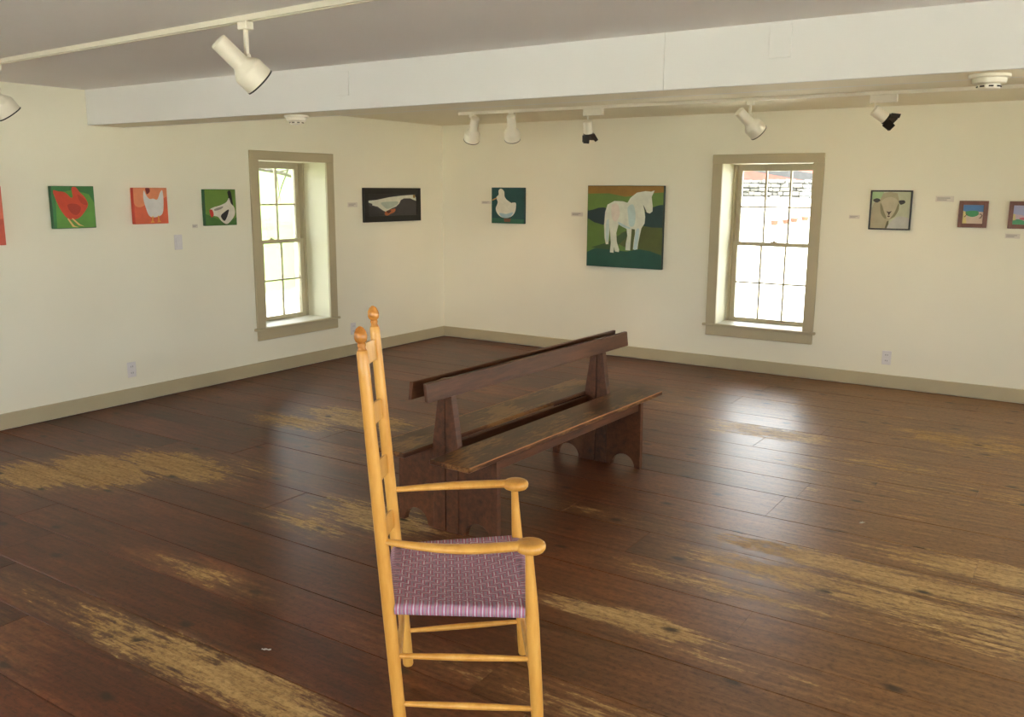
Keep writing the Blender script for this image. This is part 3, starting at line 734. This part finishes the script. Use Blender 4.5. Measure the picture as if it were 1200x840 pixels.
# wall labels
def card(loc, rz, w_, h_, lab):
    root = empty('wall_label', loc, rz); tag(root, lab, 'label', 'caption cards beside the pictures')
    MB().box(-w_/2, w_/2, -.002, 0, -h_/2, h_/2).build('card', M_CARD, root)
    for i, (a, b) in enumerate(((-.42, .3), (-.42, .12))):
        z = h_*(.14-.3*i); MB().box(a*w_, b*w_, -.0026, -.002, z-h_*.07, z+h_*.07).build('printed_line', M_INK, root)
card(on_left(-1.40, 1.452), LW, .13, .045, 'white caption card left of the black framed goose')
card(on_back(.58, 1.468), 0, .12, .03, 'white caption card left of the white duck painting')
card(on_back(1.672, 1.367), 0, .13, .04, 'white caption card left of the white horse painting')
card(on_back(4.285, 1.395), 0, .085, .03, 'white caption card between the back window and the sheep portrait')
card(on_back(4.95, 1.547), 0, .13, .045, 'white caption card between the sheep and the blue sky landscape')
card(on_back(5.44, 1.275), 0, .10, .035, 'white caption card under the lilac sky picture')
card(on_left(-3.19, 1.305), LW, .05, .03, 'small caption card at the lower left of the black and white hen')

# outlets and switch plate
def outlet(loc, rz, lab, kind='outlet'):
    root = empty('wall_outlet' if kind == 'outlet' else 'switch_plate', loc, rz); tag(root, lab, kind)
    h_ = .058
    pl_ = MB().box(-.036, .036, -.006, 0, -h_, h_, .0025).build('cover_plate', M_PLASTIC, root)
    if kind == 'outlet':
        for s in (-1, 1):
            f = MB().box(-.017, .017, -.0085, -.006, s*.024-.014, s*.024+.014, .002).build('socket', M_PLASTIC, pl_)
            MB().box(-.009, -.006, -.0088, -.008, s*.024-.005, s*.024+.006).build('slot', M_DARK, pl_)
            MB().box(.006, .009, -.0088, -.008, s*.024-.005, s*.024+.006).build('slot', M_DARK, pl_)
    else:
        MB().box(-.022, .022, -.010, -.006, -.038, .038, .003).build('rocker', M_PLASTIC, pl_)
outlet(on_left(-3.835, .252), LW, 'white wall outlet low on the left wall under the white hen')
outlet(on_left(-1.44, .262), LW, 'white wall outlet low on the left wall behind the armchair finials')
outlet(on_back(4.625, .252), 0, 'white wall outlet low on the back wall under the sheep')
outlet(on_left(-3.355, 1.186), LW, 'small white switch plate between the white hen and the black and white hen', 'switch')

# ------------------------------------------------------------------ smoke detectors under the beam
def detector(x, y, lab):
    root = empty('smoke_detector', (x, y, BEAM_Z)); tag(root, lab, 'detector', 'smoke detectors under the beam')
    MB().lathe([(.072, 0), (.072, -.010), (.066, -.014)], (0, 0, 0), (0, 0, 1), 24).build('base', M_WHITE, root)
    MB().lathe([(.060, -.014), (.058, -.030), (.050, -.034), (.040, -.036), (.038, -.050), (.030, -.054)], (0, 0, 0), (0, 0, 1), 24).build('sensor_body', M_WHITE, root)
    for a in range(8):
        an = a*math.pi/4+.3; c = Vector((.0395*math.cos(an), .0395*math.sin(an), -.043))
        mb = MB(); mb.sweep([c+Vector((-math.sin(an), math.cos(an), 0))*.008, c-Vector((-math.sin(an), math.cos(an), 0))*.008], .003, 6); mb.build('vent', M_DARK, root)
detector(1.93, -3.885, 'white smoke detector under the beam above the left window')
detector(5.60, -3.885, 'white smoke detector under the beam at the right edge')

# ------------------------------------------------------------------ track lights
def track(name_lab, p0, p1):
    p0, p1 = Vector(p0), Vector(p1); d = (p1-p0).normalized(); n = Vector((-d.y, d.x, 0))
    root = empty('lighting_track', (p0+p1)/2); tag(root, name_lab, 'track')
    h = (p1-p0)/2
    def strip(w0, w1, z0, z1):
        mb = MB(); mb.prism([(w0, z0), (w1, z0), (w1, z1), (w0, z1)], lambda p: -h+n*p[0]+Vector((0, 0, p[1])), lambda p: h+n*p[0]+Vector((0, 0, p[1]))); return mb
    strip(-.018, -.008, -.022, 0).build('channel_side', M_WHITE, root); strip(.008, .018, -.022, 0).build('channel_side', M_WHITE, root)
    strip(-.008, .008, -.012, 0).build('channel_back', M_WHITE, root)
    for s in (-1, 1):
        mb = MB(); e = h*s
        mb.prism([(-.019, -.024), (.019, -.024), (.019, 0), (-.019, 0)], lambda p: e+n*p[0]+Vector((0, 0, p[1])), lambda p: e+d*s*.012+n*p[0]+Vector((0, 0, p[1]))); mb.build('end_cap', M_WHITE, root)
    return d
TZ = CEIL-.002
NT0, NT1 = Vector((.30, -5.088, TZ)), Vector((5.6, -5.39, TZ))
FT0, FT1 = Vector((1.19, -1.26, TZ)), Vector((6.4, -1.14, TZ))
track('long white lighting track on the near ceiling', NT0, NT1)
track('long white lighting track on the ceiling before the back wall', FT0, FT1)
def tpos(A, B, px):
    """point of a track under an image column"""
    lo, hi = 0.0, 1.0
    f = lambda t: 600+F_PX*((A.lerp(B, t)-CAM).dot(RT))/((A.lerp(B, t)-CAM).dot(FW))
    for _ in range(50):
        mm = (lo+hi)/2
        if f(mm) < px: lo = mm
        else: hi = mm
    return A.lerp(B, lo)
def spot(anchor, axis, lab, stem=.16, scale=1.0, light=0, pivot=.40):
    a = Vector(axis).normalized(); an = Vector(anchor)
    root = empty('track_spotlight', an); tag(root, lab, 'spotlight', 'white step cylinder track spotlights')
    MB().box(-.027, .027, -.019, .019, -.052, -.022, .003).build('adapter', M_WHITE, root)
    stm = MB().box(-.008, .008, -.008, .008, -.052-stem, -.052, .002); sto = stm.build('stem', M_WHITE, root)
    pv = Vector((0, 0, -.052-stem+.006))
    MB().sweep([pv+Vector((-.014, 0, 0)), pv+Vector((.014, 0, 0))], .009, 10).build('pivot_knob', M_WHITE, sto)
    s = scale
    # the head hangs beside the pivot, its rear tube below the knuckle
    side = Vector((0, 0, -1)) - a*Vector((0, 0, -1)).dot(a)
    side = side.normalized() if side.length > .15 else Vector((0, -1, 0))
    rear = pv + side*.046*s - a*pivot*.25*s
    hd = MB().lathe([(.020*s, 0), (.036*s, .002*s), (.0415*s, .008*s), (.0415*s, .135*s), (.046*s, .142*s), (.072*s, .172*s), (.076*s, .182*s), (.076*s, .252*s), (.0735*s, .252*s), (.0725*s, .19*s), (.02*s, .16*s)], rear, a, 28, caps=True).build('housing', M_WHITE, root)
    MB().lathe([(.0765*s, .250*s), (.0775*s, .251*s), (.0775*s, .257*s), (.071*s, .257*s), (.071*s, .250*s)], rear, a, 28, caps=False).build('rim', M_BLACK, hd)
    MB().lathe([(.068*s, .205*s), (.060*s, .212*s), (.03*s, .217*s), (.001, .218*s)], rear, a, 20).build('lamp_face', M_BULB if light else M_WHITE, hd)
    if light:
        l = bpy.data.lights.new('spot_beam', 'SPOT'); l.energy = light; l.spot_size = math.radians(62); l.spot_blend = .9; l.color = (1, .74, .48); l.shadow_soft_size = .05
        lo = bpy.data.objects.new('spot_beam', l); COL.objects.link(lo); lo.parent = root
        lo.location = rear+a*.235*s; lo.rotation_euler = a.to_track_quat('-Z', 'Y').to_euler()
    return root
def barn_spot(anchor, axis, lab, light=0):
    a = Vector(axis).normalized(); root = empty('track_projector', anchor); tag(root, lab, 'spotlight', 'small track heads with black barn doors')
    MB().box(-.085, .085, -.02, .02, -.075, -.0235, .003).build('transformer_box', M_WHITE, root)
    MB().box(-.088, -.078, -.021, .021, -.08, -.0235, .001).build('box_end', M_WHITE, root)
    pv = Vector((-.055, 0, -.075))
    MB().sweep([pv, pv+Vector((0, 0, -.045))], .006, 8).build('stem', M_WHITE, root)
    rear = pv+Vector((0, 0, -.05))-a*.01
    hd = MB().lathe([(.030, 0), (.038, .004), (.038, .105), (.034, .105), (.033, .06), (.004, .05)], rear, a, 22).build('housing', M_WHITE, root)
    MB().lathe([(.0385, .100), (.041, .101), (.041, .112), (.034, .112), (.034, .101)], rear, a, 22, caps=False).build('rim', M_BLACK, hd)
    MB().lathe([(.033, .075), (.02, .082), (.001, .083)], rear, a, 16).build('lamp_face', M_BULB if light else M_WHITE, hd)
    x = Vector((1, 0, 0)); x = (x-a*x.dot(a)).normalized(); y = a.cross(x)
    for q, (d, e, f) in enumerate(((x, y, .75), (-x, y, .15), (y, x, .2), (-y, x, .1))):
        c = rear+a*.112+d*.036; t = (a+d*f).normalized()
        mb = MB(); mb.prism([(-.034, 0), (.034, 0), (.026, .06), (-.026, .06)], lambda p: c+e*p[0]+t*p[1], lambda p: c+e*p[0]+t*p[1]+d*.002)
        mb.build('barn_door', M_BLACK, root)
    if light:
        l = bpy.data.lights.new('spot_beam', 'SPOT'); l.energy = light; l.spot_size = math.radians(50); l.spot_blend = .9; l.color = (1, .74, .48); l.shadow_soft_size = .03
        lo = bpy.data.objects.new('spot_beam', l); COL.objects.link(lo); lo.parent = root
        lo.location = rear+a*.1; lo.rotation_euler = a.to_track_quat('-Z', 'Y').to_euler()
def dirc(p, r, u_, f):
    v = (p-CAM).normalized(); a = v.cross(UP).normalized(); b = a.cross(v); return a*r+b*u_+v*f
def hang(fn, A, B, px, d, lab, **kw):
    p = tpos(A, B, px); fn(p, dirc(p, *d), lab, **kw)
hang(spot, NT0, NT1, 287, (.74, -.66, .10), 'large white track spotlight hanging nearest, aimed down to the right', stem=.105, scale=.85, pivot=.55)
hang(spot, NT0, NT1, -6, (.62, -.72, .10), 'white track spotlight cut off by the left edge', stem=.10, scale=.85)
hang(spot, FT0, FT1, 554, (-.14, -.80, .5), 'white track spotlight nearest the room corner', stem=.055, scale=.9, light=2.5)
hang(spot, FT0, FT1, 600, (.05, -.80, .5), 'white track spotlight second from the room corner', stem=.055, scale=.9, light=2.5)
hang(barn_spot, FT0, FT1, 696, (.06, -.93, .25), 'small white track head with black barn doors above the horse painting', light=5)
hang(spot, FT0, FT1, 880, (.60, -.70, .30), 'white track spotlight above the back window', stem=.075, scale=.9, light=1.6)
hang(barn_spot, FT0, FT1, 1037, (.72, -.62, .15), 'small white track head with black barn doors above the sheep portrait', light=1.6)

# ------------------------------------------------------------------ litter on the floor
def scrap(px, py, L, W_, rz, lab):
    p = at(px, py, 2, 0); mb = MB(); n = 6; rows = []
    for i in range(n+1):
        t = i/n-.5; rows.append([mb.bm.verts.new((t*L, s*W_/2*(1-.3*abs(t)), .001+.003*abs(math.sin(i*2.1+s)))) for s in (-1, 0, 1)])
    for i in range(n):
        for k_ in range(2): mb.bm.faces.new((rows[i][k_], rows[i+1][k_], rows[i+1][k_+1], rows[i][k_+1]))
    r = bmesh.ops.solidify(mb.bm, geom=mb.bm.faces[:], thickness=.0012)
    o = mb.build('paper_scrap', M_PAPER); o.location = (p.x, p.y, .0015); o.rotation_euler = (0, 0, rz); tag(o, lab, 'scrap', 'white scraps on the floor')
scrap(312, 762, .035, .010, .45, 'white paper scrap on the floor left of the armchair')
scrap(1010, 613, .030, .016, 1.2, 'white paper scrap on the floor below the back window glare')
